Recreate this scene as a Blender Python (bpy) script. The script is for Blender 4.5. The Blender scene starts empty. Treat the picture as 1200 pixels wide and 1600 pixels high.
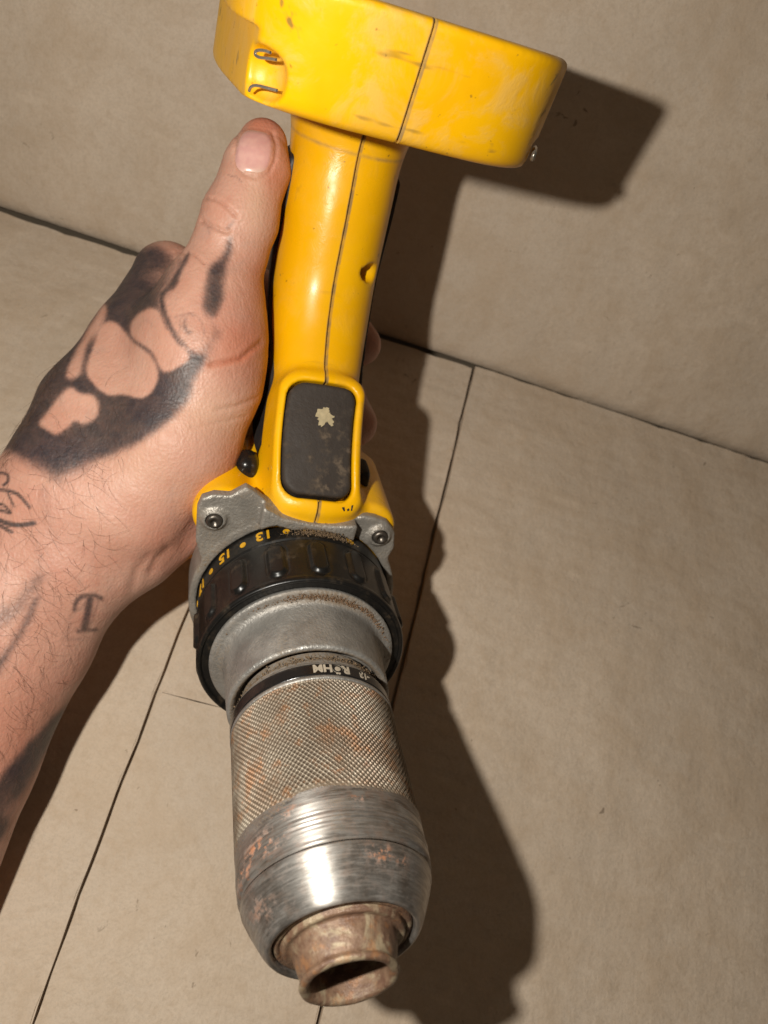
import bpy, bmesh, math, random
import numpy as np
from mathutils import Matrix, Vector
random.seed(4); RNG = np.random.default_rng(4)
CM = 0.01                                  # everything below is measured in centimetres, scene unit is the metre
scene = bpy.context.scene
COL = scene.collection

# ------------------------------------------------------------------ camera, light, exposure
FPX = 1209.0                               # focal length in pixels of a 1200 x 1600 frame
AX_X = np.array([0.95108264, -0.29925667, -0.07672848])   # world axes seen from the camera
AX_Y = np.array([0.23581716, 0.86368035, -0.44547336])
AX_Z = np.array([0.19957976, 0.40558808, 0.89200125])
W = np.array([AX_X, AX_Y, AX_Z])           # camera coordinates -> world coordinates
CAM_H = 29.5                               # camera height above the cardboard floor
CAMPOS = np.array([0.0, 0.0, CAM_H])
def to_world(q):                           # camera-frame cm -> world cm
    return np.asarray(q, float) @ W.T + CAMPOS
cam_data = bpy.data.cameras.new('camera'); cam = bpy.data.objects.new('camera', cam_data); COL.objects.link(cam)
cam_data.sensor_fit = 'VERTICAL'; cam_data.sensor_height = 24.0; cam_data.lens = 24.0 * FPX / 1600
cam_data.clip_start = 0.005; cam_data.clip_end = 20
R3 = Matrix(W.tolist())
cam.matrix_world = Matrix.Translation(Vector(CAMPOS * CM)) @ R3.to_4x4()
cam_data.dof.use_dof = True; cam_data.dof.focus_distance = 0.205; cam_data.dof.aperture_fstop = 13
scene.camera = cam

world = bpy.data.worlds.new('World'); scene.world = world; world.use_nodes = True
bg = world.node_tree.nodes['Background']
bg.inputs[0].default_value = (1.0, 0.80, 0.60, 1); bg.inputs[1].default_value = 0.065
lamp_d = bpy.data.lights.new('phone_lamp', 'POINT'); lamp = bpy.data.objects.new('phone_lamp', lamp_d); COL.objects.link(lamp)
lamp.location = Vector(to_world([-6.5, 2.6, 0.4]) * CM)
lamp_d.energy = 3.2; lamp_d.color = (1.0, 0.955, 0.865); lamp_d.shadow_soft_size = 0.0042
scene.view_settings.view_transform = 'Standard'; scene.view_settings.look = 'None'
scene.view_settings.exposure = 0.0; scene.view_settings.gamma = 1.0

# ------------------------------------------------------------------ helpers
def ray(px, py): return np.array([px - 600.0, 800.0 - py, -FPX]) / FPX     # camera-frame ray, depth 1
def P3(px, py, D): return ray(px, py) * D
def floor_pt(px, py, z=0.0):
    d = W @ ray(px, py); t = (z - CAM_H) / d[2]; return CAMPOS + d * t

def mesh_np(name, V, F, mat, parent=None, smooth=True, scale=CM):
    V = np.asarray(V, np.float32) * scale
    me = bpy.data.meshes.new(name)
    if isinstance(F, np.ndarray):
        n, k = F.shape
        me.vertices.add(len(V)); me.vertices.foreach_set('co', V.ravel())
        me.loops.add(n * k); me.loops.foreach_set('vertex_index', F.astype(np.int32).ravel())
        me.polygons.add(n); me.polygons.foreach_set('loop_start', (np.arange(n) * k).astype(np.int32))
        me.update(calc_edges=True); me.validate()
    else:
        me.from_pydata(V.tolist(), [], F)
    if smooth: me.polygons.foreach_set('use_smooth', np.ones(len(me.polygons), bool))
    me.materials.append(mat)
    ob = bpy.data.objects.new(name, me); COL.objects.link(ob)
    if parent: ob.parent = parent
    return ob
def bm_obj(name, bm, mat, parent=None, smooth=True):
    me = bpy.data.meshes.new(name); bmesh.ops.recalc_face_normals(bm, faces=bm.faces[:])
    bmesh.ops.scale(bm, vec=(CM,) * 3, verts=bm.verts[:])
    bm.to_mesh(me); bm.free()
    if smooth: me.polygons.foreach_set('use_smooth', np.ones(len(me.polygons), bool))
    me.materials.append(mat)
    ob = bpy.data.objects.new(name, me); COL.objects.link(ob)
    if parent: ob.parent = parent
    return ob
def tag(o, label=None, cat=None, group=None, kind=None):
    if label: o['label'] = label
    if cat: o['category'] = cat
    if group: o['group'] = group
    if kind: o['kind'] = kind
    return o
def smin(a, b, k):
    h = np.clip(0.5 + 0.5 * (b - a) / k, 0, 1); return b + (a - b) * h - k * h * (1 - h)
def smax(a, b, k): return -smin(-a, -b, k)

def sdf_mesh(fn, lo, hi, h):
    """surface nets over a signed distance function, evaluated only near the surface"""
    lo = np.array(lo, float); hi = np.array(hi, float); B = 4
    nb = np.ceil((hi - lo) / (h * B)).astype(int)
    g = [lo[i] + (np.arange(nb[i]) + 0.5) * h * B for i in range(3)]
    G = np.stack(np.meshgrid(*g, indexing='ij'), -1).reshape(-1, 3)
    Fc = fn(G).reshape(nb)
    act = np.abs(Fc) < h * B * 1.35
    n = nb * B
    F = np.repeat(np.repeat(np.repeat(np.where(Fc < 0, -1., 1.).astype(np.float32), B, 0), B, 1), B, 2)
    idx = np.argwhere(act)
    off = np.stack(np.meshgrid(*[np.arange(B)] * 3, indexing='ij'), -1).reshape(-1, 3)
    I = (idx[:, None, :] * B + off[None]).reshape(-1, 3)
    vals = np.empty(len(I), np.float32)
    for s in range(0, len(I), 400000):
        vals[s:s + 400000] = fn(lo + I[s:s + 400000] * h)
    F[I[:, 0], I[:, 1], I[:, 2]] = vals
    S = F < 0
    C = np.zeros(n - 1, np.uint8)
    for dx in (0, 1):
        for dy in (0, 1):
            for dz in (0, 1):
                C += S[dx:n[0] - 1 + dx, dy:n[1] - 1 + dy, dz:n[2] - 1 + dz]
    cells = np.argwhere((C > 0) & (C < 8))
    vid = np.full(n - 1, -1, np.int32); vid[cells[:, 0], cells[:, 1], cells[:, 2]] = np.arange(len(cells))
    acc = np.zeros((len(cells), 3)); cnt = np.zeros(len(cells))
    cor = [(0,0,0),(1,0,0),(0,1,0),(1,1,0),(0,0,1),(1,0,1),(0,1,1),(1,1,1)]
    fv = [F[cells[:, 0] + c[0], cells[:, 1] + c[1], cells[:, 2] + c[2]] for c in cor]
    for i, j in [(0,1),(2,3),(4,5),(6,7),(0,2),(1,3),(4,6),(5,7),(0,4),(1,5),(2,6),(3,7)]:
        a, b = fv[i], fv[j]; m = (a < 0) != (b < 0)
        t = np.where(m, a / np.where(m, a - b, 1), 0)
        p = np.array(cor[i]) + t[:, None] * (np.array(cor[j]) - np.array(cor[i]))
        acc += p * m[:, None]; cnt += m
    V = lo + (cells + acc / cnt[:, None]) * h
    for _ in range(2):                                   # pull the vertices exactly on to the surface
        f0 = fn(V); e = h * 0.3
        gr = np.stack([fn(V + np.eye(3)[k] * e) - fn(V - np.eye(3)[k] * e) for k in range(3)], -1) / (2 * e)
        g2 = np.maximum((gr ** 2).sum(-1), 0.25)
        st = np.clip(f0 / g2, -h * 0.6, h * 0.6)
        V = V - gr * st[:, None]
    quads = []
    for ax in range(3):
        o1, o2 = [(1, 2), (2, 0), (0, 1)][ax]
        sl0 = [slice(0, n[k]) for k in range(3)]; sl1 = list(sl0)
        sl0[ax] = slice(0, n[ax] - 1); sl1[ax] = slice(1, n[ax])
        D = S[tuple(sl0)] != S[tuple(sl1)]
        E = np.argwhere(D); neg = S[E[:, 0], E[:, 1], E[:, 2]]
        ok = (E[:, o1] > 0) & (E[:, o2] > 0) & (E[:, o1] < n[o1] - 1) & (E[:, o2] < n[o2] - 1)
        E = E[ok]; neg = neg[ok]
        def v(d1, d2):
            c = E.copy(); c[:, o1] -= d1; c[:, o2] -= d2; return vid[c[:, 0], c[:, 1], c[:, 2]]
        q = np.stack([v(1, 1), v(0, 1), v(0, 0), v(1, 0)], -1)
        q[~neg] = q[~neg][:, ::-1]; quads.append(q)
    Q = np.concatenate(quads); Q = Q[(Q >= 0).all(1)]
    return V, Q

def march(fn, o, d, t0, t1):
    """first hit of rays o + t d with a distance field (arrays)"""
    o = np.atleast_2d(o); d = np.atleast_2d(d); d = d / np.linalg.norm(d, axis=1)[:, None]
    t = np.full(len(d), float(t0)); hit = np.zeros(len(d), bool)
    for _ in range(90):
        f = fn(o + d * t[:, None]); t = np.where(hit, t, t + f * 0.8); hit |= f < 0.003
        if (hit | (t > t1)).all(): break
    X = o + d * t[:, None]; return X, hit & (t <= t1)
def grad(fn, X, e=0.03):
    g = np.stack([fn(X + np.eye(3)[k] * e) - fn(X - np.eye(3)[k] * e) for k in range(3)], -1)
    return g / np.linalg.norm(g, axis=1)[:, None]

def lathe(prof, nseg, disp=None, a0=0.0, a1=2 * math.pi):
    """prof: list of (u, r); axis along local x.  returns V, F"""
    prof = np.array(prof, float); closed = abs(a1 - a0 - 2 * math.pi) < 1e-6
    th = a0 + (a1 - a0) * np.arange(nseg + (0 if closed else 1)) / nseg
    U, T = np.meshgrid(prof[:, 0], th, indexing='ij'); Rr = np.repeat(prof[:, 1][:, None], len(th), 1)
    if disp is not None: Rr = Rr + disp(U, T)
    V = np.stack([U, Rr * np.sin(T), Rr * np.cos(T)], -1).reshape(-1, 3)
    m, k = U.shape; i, j = np.meshgrid(np.arange(m - 1), np.arange(nseg), indexing='ij'); j2 = (j + 1) % k
    F = np.stack([i * k + j, (i + 1) * k + j, (i + 1) * k + j2, i * k + j2], -1).reshape(-1, 4)
    return V, F
def dense(pts, step):
    out = []
    for (a, b), (c, d) in zip(pts[:-1], pts[1:]):
        n = max(1, int(math.hypot(c - a, d - b) / step))
        out += [(a + (c - a) * i / n, b + (d - b) * i / n) for i in range(n)]
    return out + [pts[-1]]

# ------------------------------------------------------------------ node helper
class NT:
    def __init__(s, name):
        s.m = bpy.data.materials.new(name); s.m.use_nodes = True; s.t = s.m.node_tree
        s.b = s.t.nodes['Principled BSDF']; s.out = s.t.nodes['Material Output']
        s.tc = s.t.nodes.new('ShaderNodeTexCoord'); s.obj = s.tc.outputs['Object']
    def n(s, ty, **kw):
        x = s.t.nodes.new('ShaderNode' + ty)
        for k, v in kw.items():
            if k.startswith('i_'):
                key = k[2:].replace('_', ' ')
                tgt = x.inputs[int(key)] if key.isdigit() else x.inputs[key]
                if isinstance(v, bpy.types.NodeSocket): s.t.links.new(v, tgt)
                else: tgt.default_value = v
            else: setattr(x, k, v)
        return x
    def link(s, a, b): s.t.links.new(a, b)
    def noise(s, scale, detail=4, rough=.55, vec=None, dist=0.0):
        x = s.n('TexNoise', i_Scale=scale, i_Detail=detail, i_Roughness=rough, i_Distortion=dist)
        s.link(vec if vec is not None else s.obj, x.inputs['Vector']); return x.outputs['Fac']
    def ramp(s, fac, lo, hi, a=0.0, b=1.0, smooth=True):
        x = s.n('MapRange', interpolation_type='SMOOTHSTEP' if smooth else 'LINEAR')
        s.link(fac, x.inputs[0]); x.inputs[1].default_value = lo; x.inputs[2].default_value = hi
        x.inputs[3].default_value = a; x.inputs[4].default_value = b; return x.outputs[0]
    def mix(s, fac, a, b, mode='MIX'):
        x = s.n('Mix', data_type='RGBA', blend_type=mode)
        for k, v in ((0, fac), (6, a), (7, b)):
            if isinstance(v, bpy.types.NodeSocket): s.link(v, x.inputs[k])
            else: x.inputs[k].default_value = (v if k == 0 else (*v, 1) if len(v) == 3 else v)
        return x.outputs[2]
    def math(s, op, a, b=0.0, c=None):
        x = s.n('Math', operation=op)
        for k, v in ((0, a), (1, b), (2, c)):
            if v is None: continue
            if isinstance(v, bpy.types.NodeSocket): s.link(v, x.inputs[k])
            else: x.inputs[k].default_value = v
        return x.outputs[0]
    def mapping(s, scale=(1, 1, 1), rot=(0, 0, 0), loc=(0, 0, 0)):
        x = s.n('Mapping'); s.link(s.obj, x.inputs[0]); x.inputs['Scale'].default_value = scale
        x.inputs['Rotation'].default_value = rot; x.inputs['Location'].default_value = loc; return x.outputs[0]
    def bump(s, h, strength, dist=0.001, prev=None):
        x = s.n('Bump', i_Strength=strength, i_Distance=dist); s.link(h, x.inputs['Height'])
        if prev is not None: s.link(prev, x.inputs['Normal'])
        return x.outputs[0]
    def attr(s, name): return s.n('Attribute', attribute_name=name).outputs['Fac']
    def set(s, **kw):
        for k, v in kw.items():
            k = k.replace('_', ' ')
            if isinstance(v, bpy.types.NodeSocket): s.link(v, s.b.inputs[k])
            else: s.b.inputs[k].default_value = (*v, 1) if isinstance(v, tuple) and len(v) == 3 and k != 'Subsurface Radius' else v
        return s.m

# ------------------------------------------------------------------ materials
def mat_cardboard(name, base, rot=0.0):
    t = NT(name)
    big = t.noise(9, 3, .6); mid = t.noise(70, 6, .65); fine = t.noise(1100, 3, .75); f2 = t.noise(330, 4, .7, None, .4)
    fib = t.noise(300, 4, .65, t.mapping((1, .22, 1), (0, 0, rot)))
    c = t.mix(t.ramp(big, .3, .7), tuple(x * .92 for x in base), tuple(x * 1.06 for x in base))
    c = t.mix(t.math('MULTIPLY', t.ramp(mid, .45, .75), .28), c, tuple(x * y for x, y in zip(base, (.80, .74, .66))))
    c = t.mix(t.math('MULTIPLY', t.ramp(fine, .40, .72), .34), c, tuple(x * .62 for x in base))
    c = t.mix(t.math('MULTIPLY', t.ramp(f2, .44, .70), .30), c, tuple(x * y for x, y in zip(base, (.74, .67, .58))))
    c = t.mix(t.math('MULTIPLY', t.ramp(fib, .55, .8), .16), c, tuple(min(1, x * 1.3) for x in base))
    spk = t.math('MULTIPLY', t.ramp(t.noise(120, 5, .6, None, 1.2), .66, .71), t.ramp(t.noise(26, 2), .48, .56))
    c = t.mix(t.math('MULTIPLY', spk, .6), c, (.09, .055, .03))
    st = t.ramp(t.noise(14, 5, .6, None, .8), .60, .78); c = t.mix(t.math('MULTIPLY', st, .30), c, tuple(x * y for x, y in zip(base, (.62, .55, .46))))
    mot = t.noise(34, 6, .68, None, .6); c = t.mix(t.math('MULTIPLY', t.ramp(mot, .38, .70), .46), c, tuple(x * y for x, y in zip(base, (.80, .73, .64))))
    lt = t.noise(90, 4, .6, t.mapping((.35, 1, 1), (0, 0, rot + .5))); c = t.mix(t.math('MULTIPLY', t.ramp(lt, .60, .72), .22), c, tuple(min(1, x * 1.22) for x in base))
    wv = t.n('TexWave', i_Scale=46.0, i_Distortion=.6, i_Detail=1.0, bands_direction='Y'); t.link(t.mapping((1, 1, 1), (0, 0, rot)), wv.inputs['Vector'])
    n0 = t.bump(t.noise(26, 3, .5), .55, .005); n1 = t.bump(wv.outputs['Fac'], .10, .001, n0); n2 = t.bump(fib, .35, .0006, n1); n3 = t.bump(mid, .6, .0016, n2); n3 = t.bump(f2, .42, .0006, n3)
    return t.set(Base_Color=c, Roughness=.82, Normal=n3, Specular_IOR_Level=.25)
CARD = (.59, .48, .372)
M_card = mat_cardboard('cardboard', CARD)
M_card_wall = mat_cardboard('cardboard_wall', (.57, .465, .362), .1)

def mat_yellow():
    t = NT('yellow_plastic')
    big = t.noise(40, 4); dirt = t.noise(75, 6, .65, None, .5)
    c = t.mix(t.ramp(big, .35, .7), (.73, .362, .0012), (.79, .41, .002))
    att = t.attr('wear')
    scuff = t.math('MULTIPLY', t.ramp(dirt, .46, .66), att)
    c = t.mix(t.math('MULTIPLY', scuff, .42), c, (.62, .40, .13))
    scr = t.noise(240, 3, .6, t.mapping((1, .12, .5), (.4, .3, .6)))
    c = t.mix(t.math('MULTIPLY', t.ramp(scr, .63, .71), t.math('MULTIPLY', att, .8)), c, (.20, .12, .03))
    spk = t.noise(420, 2); c = t.mix(t.math('MULTIPLY', t.ramp(spk, .70, .76), .55), c, (.16, .08, .015))
    grime = t.attr('grime'); g2 = t.math('MULTIPLY', grime, t.ramp(t.noise(300, 4), .25, .7, .35, 1)); c = t.mix(g2, c, (.22, .15, .075))
    r = t.math('ADD', t.math('MULTIPLY', scuff, .2), t.ramp(t.noise(110, 4), .3, .7, .27, .40))
    n = t.bump(t.noise(1500, 2), .06, .0003); n = t.bump(t.ramp(dirt, .5, .7), .12, .0006, n)
    return t.set(Base_Color=c, Roughness=r, Normal=n, Specular_IOR_Level=.32)
M_yellow = mat_yellow()
def mat_black(name, base=(.012, .011, .011), rough=.33, dust=.3, bump=.15, dustc=(.16, .11, .065), scale=260):
    t = NT(name)
    t.b.inputs['Specular IOR Level'].default_value = .38
    d = t.noise(scale, 6, .7); d2 = t.noise(90, 4, .6, None, .6)
    m = t.math('MULTIPLY', t.math('MULTIPLY', t.ramp(d, .48, .72), t.ramp(d2, .38, .68)), dust)
    c = t.mix(m, base, dustc)
    r = t.math('ADD', t.ramp(d2, .3, .7, rough * .85, rough * 1.2), t.math('MULTIPLY', m, .5))
    return t.set(Base_Color=c, Roughness=r, Normal=t.bump(d, bump, .0004))
M_ring = mat_black('black_glossy_plastic', (.007, .0065, .006), .34, .35)
M_rubber = mat_black('black_rubber', (.014, .012, .012), .55, .3)
M_trigger = mat_black('worn_trigger_rubber', (.032, .024, .019), .72, 2.2, .9, (.10, .074, .052), 230)
M_button = mat_black('button_plastic', (.010, .009, .009), .2, .2)
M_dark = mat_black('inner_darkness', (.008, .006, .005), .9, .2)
def mat_metal(name, base, rough=.42, dirt=.5, dirtc=(.16, .11, .065), cast=0.3, stretch=None, metallic=.85):
    t = NT(name)
    vec = t.mapping(stretch) if stretch else None
    a = t.noise(120, 6, .65, vec, .3); b = t.noise(1100, 3, .6); s = t.noise(38, 5, .6, None, .8)
    c = t.mix(t.ramp(a, .3, .7), tuple(x * .75 for x in base), base)
    m = t.math('MULTIPLY', t.math('MULTIPLY', t.ramp(s, .45, .68), t.ramp(b, .35, .65)), dirt)
    g = t.attr('grime'); m = t.math('MAXIMUM', m, t.math('MULTIPLY', g, t.ramp(b, .3, .6, .45, 1)))
    c = t.mix(m, c, dirtc)
    met = t.math('MULTIPLY', t.math('SUBTRACT', 1.0, m), metallic)
    n = t.bump(b, cast, .0004)
    return t.set(Base_Color=c, Metallic=met, Roughness=t.math('ADD', t.ramp(a, .3, .7, rough * .9, rough * 1.15), t.math('MULTIPLY', m, .4)), Normal=n)
M_cast = mat_metal('cast_aluminium', (.40, .385, .36), .47, .75, cast=.7, metallic=.7)
M_brack = mat_metal('painted_bracket', (.37, .34, .30), .44, 1.3, cast=.8, metallic=.55)
M_screw = mat_metal('dark_screw_steel', (.16, .14, .12), .35, .5)
M_clip = mat_metal('spring_wire_steel', (.55, .5, .42), .28, .2)
def mat_steel(name, knurl=False):
    """worn steel of the chuck: grinding marks run round the axis, rust in patches"""
    t = NT(name)
    sx = t.n('SeparateXYZ'); t.link(t.obj, sx.inputs[0])
    ang = t.math('ARCTAN2', sx.outputs[1], sx.outputs[2])
    rad = t.n('CombineXYZ'); t.link(sx.outputs[0], rad.inputs[0]); t.link(t.math('MULTIPLY', ang, .0016), rad.inputs[1])
    t.link(t.math('MULTIPLY', t.math('SINE', ang), .001), rad.inputs[2])
    brush = t.noise(2600, 4, .6, rad.outputs[0]); marks = t.noise(1500, 5, .7, rad.outputs[0], .3)
    patch = t.noise(62, 6, .68, None, .4); patch2 = t.noise(300, 6, .75, None, .4)
    bands = t.attr('scuff')
    if knurl:
        c = t.mix(t.ramp(patch, .3, .7), (.25, .205, .155), (.37, .32, .25))
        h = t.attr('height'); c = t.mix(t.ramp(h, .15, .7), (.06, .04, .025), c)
        rust = t.math('MULTIPLY', t.ramp(patch2, .54, .66), t.ramp(patch, .40, .6)); c = t.mix(t.math('MULTIPLY', rust, .8), c, (.26, .11, .045)); c = t.mix(t.math('MULTIPLY', t.ramp(t.noise(70, 5, .65), .40, .64), .72), c, (.14, .09, .055)); c = t.mix(t.math('MULTIPLY', t.ramp(t.noise(190, 5, .7), .50, .66), .6), c, (.27, .12, .045))
        met = t.math('MULTIPLY', t.math('SUBTRACT', 1, rust), .45)
        return t.set(Base_Color=c, Metallic=met, Roughness=.5, Normal=t.bump(patch2, .2, .0004))
    c = t.mix(t.ramp(brush, .3, .7), (.36, .34, .315), (.56, .53, .495))
    m1 = t.math('MULTIPLY', t.ramp(marks, .44, .66), t.ramp(patch, .34, .60)); m1 = t.math('MAXIMUM', m1, t.math('MULTIPLY', bands, t.ramp(marks, .3, .55)))
    c = t.mix(t.math('MAXIMUM', t.math('MULTIPLY', m1, .58), t.math('MULTIPLY', t.math('MULTIPLY', bands, t.ramp(brush, .3, .6)), .85)), c, (.085, .07, .06)); c = t.mix(t.math('MULTIPLY', t.ramp(t.noise(60, 6, .7), .44, .64), .6), c, (.17, .125, .09))
    rust = t.math('MULTIPLY', t.attr('rust'), t.ramp(t.math('ADD', t.noise(420, 6, .72), t.math('MULTIPLY', marks, .3)), .62, .76))
    c = t.mix(t.math('MULTIPLY', rust, .8), c, (.44, .14, .035))
    met = t.math('SUBTRACT', .86, t.math('MAXIMUM', rust, t.math('MULTIPLY', m1, .4)))
    t.b.inputs['Anisotropic Rotation'].default_value = .25
    tg = t.n('Tangent', direction_type='RADIAL', axis='X'); t.link(tg.outputs[0], t.b.inputs['Tangent'])
    rg = t.math('ADD', t.ramp(marks, .3, .7, .38, .50), t.math('MULTIPLY', rust, .4))
    return t.set(Base_Color=c, Metallic=met, Roughness=rg, Anisotropic=.75, Normal=t.bump(brush, .12, .0003))
M_steel = mat_steel('worn_brushed_steel'); M_knurl = mat_steel('knurled_steel', True)
def mat_rust():
    t = NT('rusty_steel')
    t.b.inputs['Coat Weight'].default_value = .0
    a = t.noise(190, 7, .7, None, .7); b = t.noise(900, 5, .7); d = t.noise(130, 5, .6, None, 1.0)
    c = t.mix(t.ramp(a, .35, .65), (.125, .066, .042), (.235, .145, .092)); c = t.mix(t.math('MULTIPLY', t.ramp(d, .49, .62), .85), c, (.36, .285, .185))
    c = t.mix(t.ramp(b, .6, .72), c, (.10, .05, .03)); c = t.mix(t.math('MULTIPLY', t.ramp(t.noise(260, 6, .7), .53, .66), .5), c, (.34, .15, .055))
    return t.set(Base_Color=c, Metallic=t.ramp(a, .3, .7, .0, .2), Roughness=t.ramp(b, .3, .7, .34, .55), Normal=t.bump(b, .5, .0006))
M_rust = mat_rust()
def flat(name, c, r=.5, **kw):
    t = NT(name); nz = t.noise(700, 4); col = t.mix(t.ramp(nz, .35, .75), tuple(x * .8 for x in c), c); return t.set(Base_Color=col, Roughness=r, **kw)
M_print_y = flat('yellow_print', (.70, .36, .01), .45); M_print_w = flat('pale_print', (.42, .36, .28), .5)
M_chip = flat('pale_paint_chip', (.42, .34, .20), .7); M_dirt = flat('brown_grit', (.19, .125, .07), .95); M_rustgrit = flat('rust_grit', (.22, .125, .065), .95)

def mat_skin():
    t = NT('skin')
    big = t.noise(28, 4, .6, None, .5); mid = t.noise(130, 5, .6); pores = t.n('TexVoronoi', i_Scale=1050.0); t.link(t.obj, pores.inputs['Vector'])
    c = t.mix(t.ramp(big, .3, .7), (.47, .235, .170), (.54, .305, .225))
    c = t.mix(t.math('MULTIPLY', t.ramp(mid, .4, .7), .35), c, (.42, .19, .12))
    c = t.mix(t.math('MULTIPLY', t.ramp(t.noise(75, 5, .65, None, .8), .48, .72), .30), c, (.45, .17, .115)); c = t.mix(t.math('MULTIPLY', t.ramp(t.noise(55, 3, .6, None, 1.5), .58, .72), .22), c, (.34, .24, .20))
    c = t.mix(t.attr('red'), c, (.47, .155, .085))
    c = t.mix(t.attr('pale'), c, (.60, .39, .27))
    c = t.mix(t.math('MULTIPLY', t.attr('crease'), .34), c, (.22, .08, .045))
    ink = t.attr('ink'); grain = t.noise(900, 3, .7); grain2 = t.noise(190, 4, .6)
    k = t.math('ADD', ink, t.math('MULTIPLY', t.math('SUBTRACT', grain, .5), .35)); k = t.math('ADD', k, t.math('MULTIPLY', t.math('SUBTRACT', grain2, .5), .35))
    k = t.math('MULTIPLY', t.ramp(k, .12, .95), t.ramp(ink, .02, .12)); k = t.math('MULTIPLY', k, t.ramp(t.noise(240, 4, .65, None, .6), .3, .8, .96, .86))
    c = t.mix(k, c, t.mix(t.ramp(t.noise(60, 3), .4, .6), (.020, .019, .025), (.034, .028, .028)))
    lines = t.noise(420, 4, .6, t.mapping((1, .3, 1), (.5, .2, .7)), .6)
    cell = t.n('TexVoronoi', feature='DISTANCE_TO_EDGE', i_Scale=640.0); t.link(t.mapping((1, .55, 1), (.5, .3, .6)), cell.inputs['Vector'])
    n = t.bump(pores.outputs['Distance'], .22, .0004); n = t.bump(t.ramp(cell.outputs['Distance'], 0, .5), .10, .0003, n); n = t.bump(lines, .42, .0005, n); n = t.bump(mid, .25, .001, n)
    t.b.inputs['Subsurface Weight'].default_value = .14; t.b.inputs['Subsurface Radius'].default_value = (1.0, .35, .2); t.b.inputs['Subsurface Scale'].default_value = .0020
    return t.set(Base_Color=c, Roughness=t.ramp(mid, .3, .7, .46, .58), Normal=n, Specular_IOR_Level=.45)
M_skin = mat_skin()
def mat_nail():
    t = NT('nail'); g = t.noise(420, 3, .5, t.mapping((1, 1, .15))); at = t.attr('tip')
    c = t.mix(t.ramp(g, .3, .7), (.56, .30, .27), (.62, .36, .31)); c = t.mix(at, c, (.64, .47, .36))
    return t.set(Base_Color=c, Roughness=.3, Specular_IOR_Level=.5, Normal=t.bump(g, .1, .0003))
M_nail = mat_nail(); M_hair = flat('dark_hair', (.13, .07, .042), .5)

# ------------------------------------------------------------------ ground under the box and the cardboard box
g = bmesh.new(); bmesh.ops.create_grid(g, x_segments=4, y_segments=4, size=300)
gr = bm_obj('ground', g, mat_black('dark_ground', (.11, .085, .06), .9), None, False); gr.location = (0, 0, -.013); tag(gr, kind='structure')
box = bpy.data.objects.new('cardboard_box', None); COL.objects.link(box)
tag(box, 'plain brown corrugated cardboard box lying under the drill, flaps flat and rear wall leaning outward', 'box')
def panel(name, pts, z_top, thick, mat, jit=0.03, step=1.2):
    """flat sheet with slightly uneven cut edges"""
    P = [np.array(p[:2]) for p in pts]; out = []
    for a, b in zip(P, P[1:] + P[:1]):
        L = np.linalg.norm(b - a); n = max(1, min(160, int(L / .45))); nrm = np.array([a[1] - b[1], b[0] - a[0]]) / L
        for i in range(n):
            ph = i * L / n; j = 0 if i == 0 else jit * (math.sin(ph * .9 + L) + .6 * math.sin(ph * 2.3 + 2 * L) + random.gauss(0, .25))
            out.append(a + (b - a) * i / n + nrm * j)
    bm = bmesh.new(); vs = [bm.verts.new((p[0], p[1], z_top)) for p in out]; f = bm.faces.new(vs)
    bmesh.ops.recalc_face_normals(bm, faces=[f])
    if f.normal.z < 0: f.normal_flip()
    r = bmesh.ops.extrude_face_region(bm, geom=[f]); low = [v for v in r['geom'] if isinstance(v, bmesh.types.BMVert)]
    for v in low: v.co.z -= thick
    top = [e for e in bm.edges if all(abs(v.co.z - z_top) < 1e-6 for v in e.verts)]
    bmesh.ops.bevel(bm, geom=top, offset=.055, segments=2, affect='EDGES')
    o = bm_obj(name, bm, mat, box, False); return o
# edges of the flaps measured on the floor
cr0 = floor_pt(-500, 153.5); cr1 = floor_pt(2200, 1053)                # crease line
def at_y(x0, y0, x1, y1, y): return x0 + (x1 - x0) * (y - y0) / (y1 - y0)
A1 = floor_pt(740, 575); B1 = floor_pt(497, 1600); dB = (B1 - A1); B1e = A1 + dB * 1.25
A2 = floor_pt(300, 950); B2 = floor_pt(55, 1600); d2 = (B2 - A2); B2e = A2 + d2 * 1.4; A2e = A2 - d2 * ((A1[1] - A2[1]) / -d2[1]) * 1.0
A2e = A2 + d2 * ((A1[1] - .1 - A2[1]) / d2[1])
kink = floor_pt(183, 1240)
X1 = floor_pt(250, 1080); X2 = floor_pt(352, 1106); dX = X2 - X1
def isect(p, d, q, e):
    m = np.array([[d[0], -e[0]], [d[1], -e[1]]]); s = np.linalg.solve(m, (q - p)[:2]); return p + d * s[0]
XR = isect(X1, dX, A1, dB); XL = isect(X1, dX, A2, d2)
yb = A1[1] - .05
panel('bottom_flap', [A1 + [.05, 0, 0], B1e, B1e + [45, 0, 0], [60, yb, 0]], .22, .35, M_card, .018)
panel('bottom_flap', [A1 - [.05, 0, 0], A2e + [.06, 0, 0], XL + [.06, 0, 0], XR - [.10, 0, 0]], -.02, .35, M_card, .02)
panel('bottom_flap', [XR - [.10, .02, 0], XL + [.05, -.02, 0], kink + [.04, 0, 0], B2e + [.05, 0, 0], B1e - [.06, 0, 0]], .0, .35, M_card, .02)
panel('bottom_flap', [A2e - [.05, 0, 0], [-45, yb, 0], [-45, B2e[1], 0], B2e - [.05, 0, 0], kink - [.05, 0, 0]], .03, .35, M_card, .02)
panel('inner_flap', [[-46, yb - .35, 0], [60, yb - .35, 0], [60, B1e[1], 0], [-46, B1e[1], 0]], -.42, .35, M_card, 0)
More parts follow.
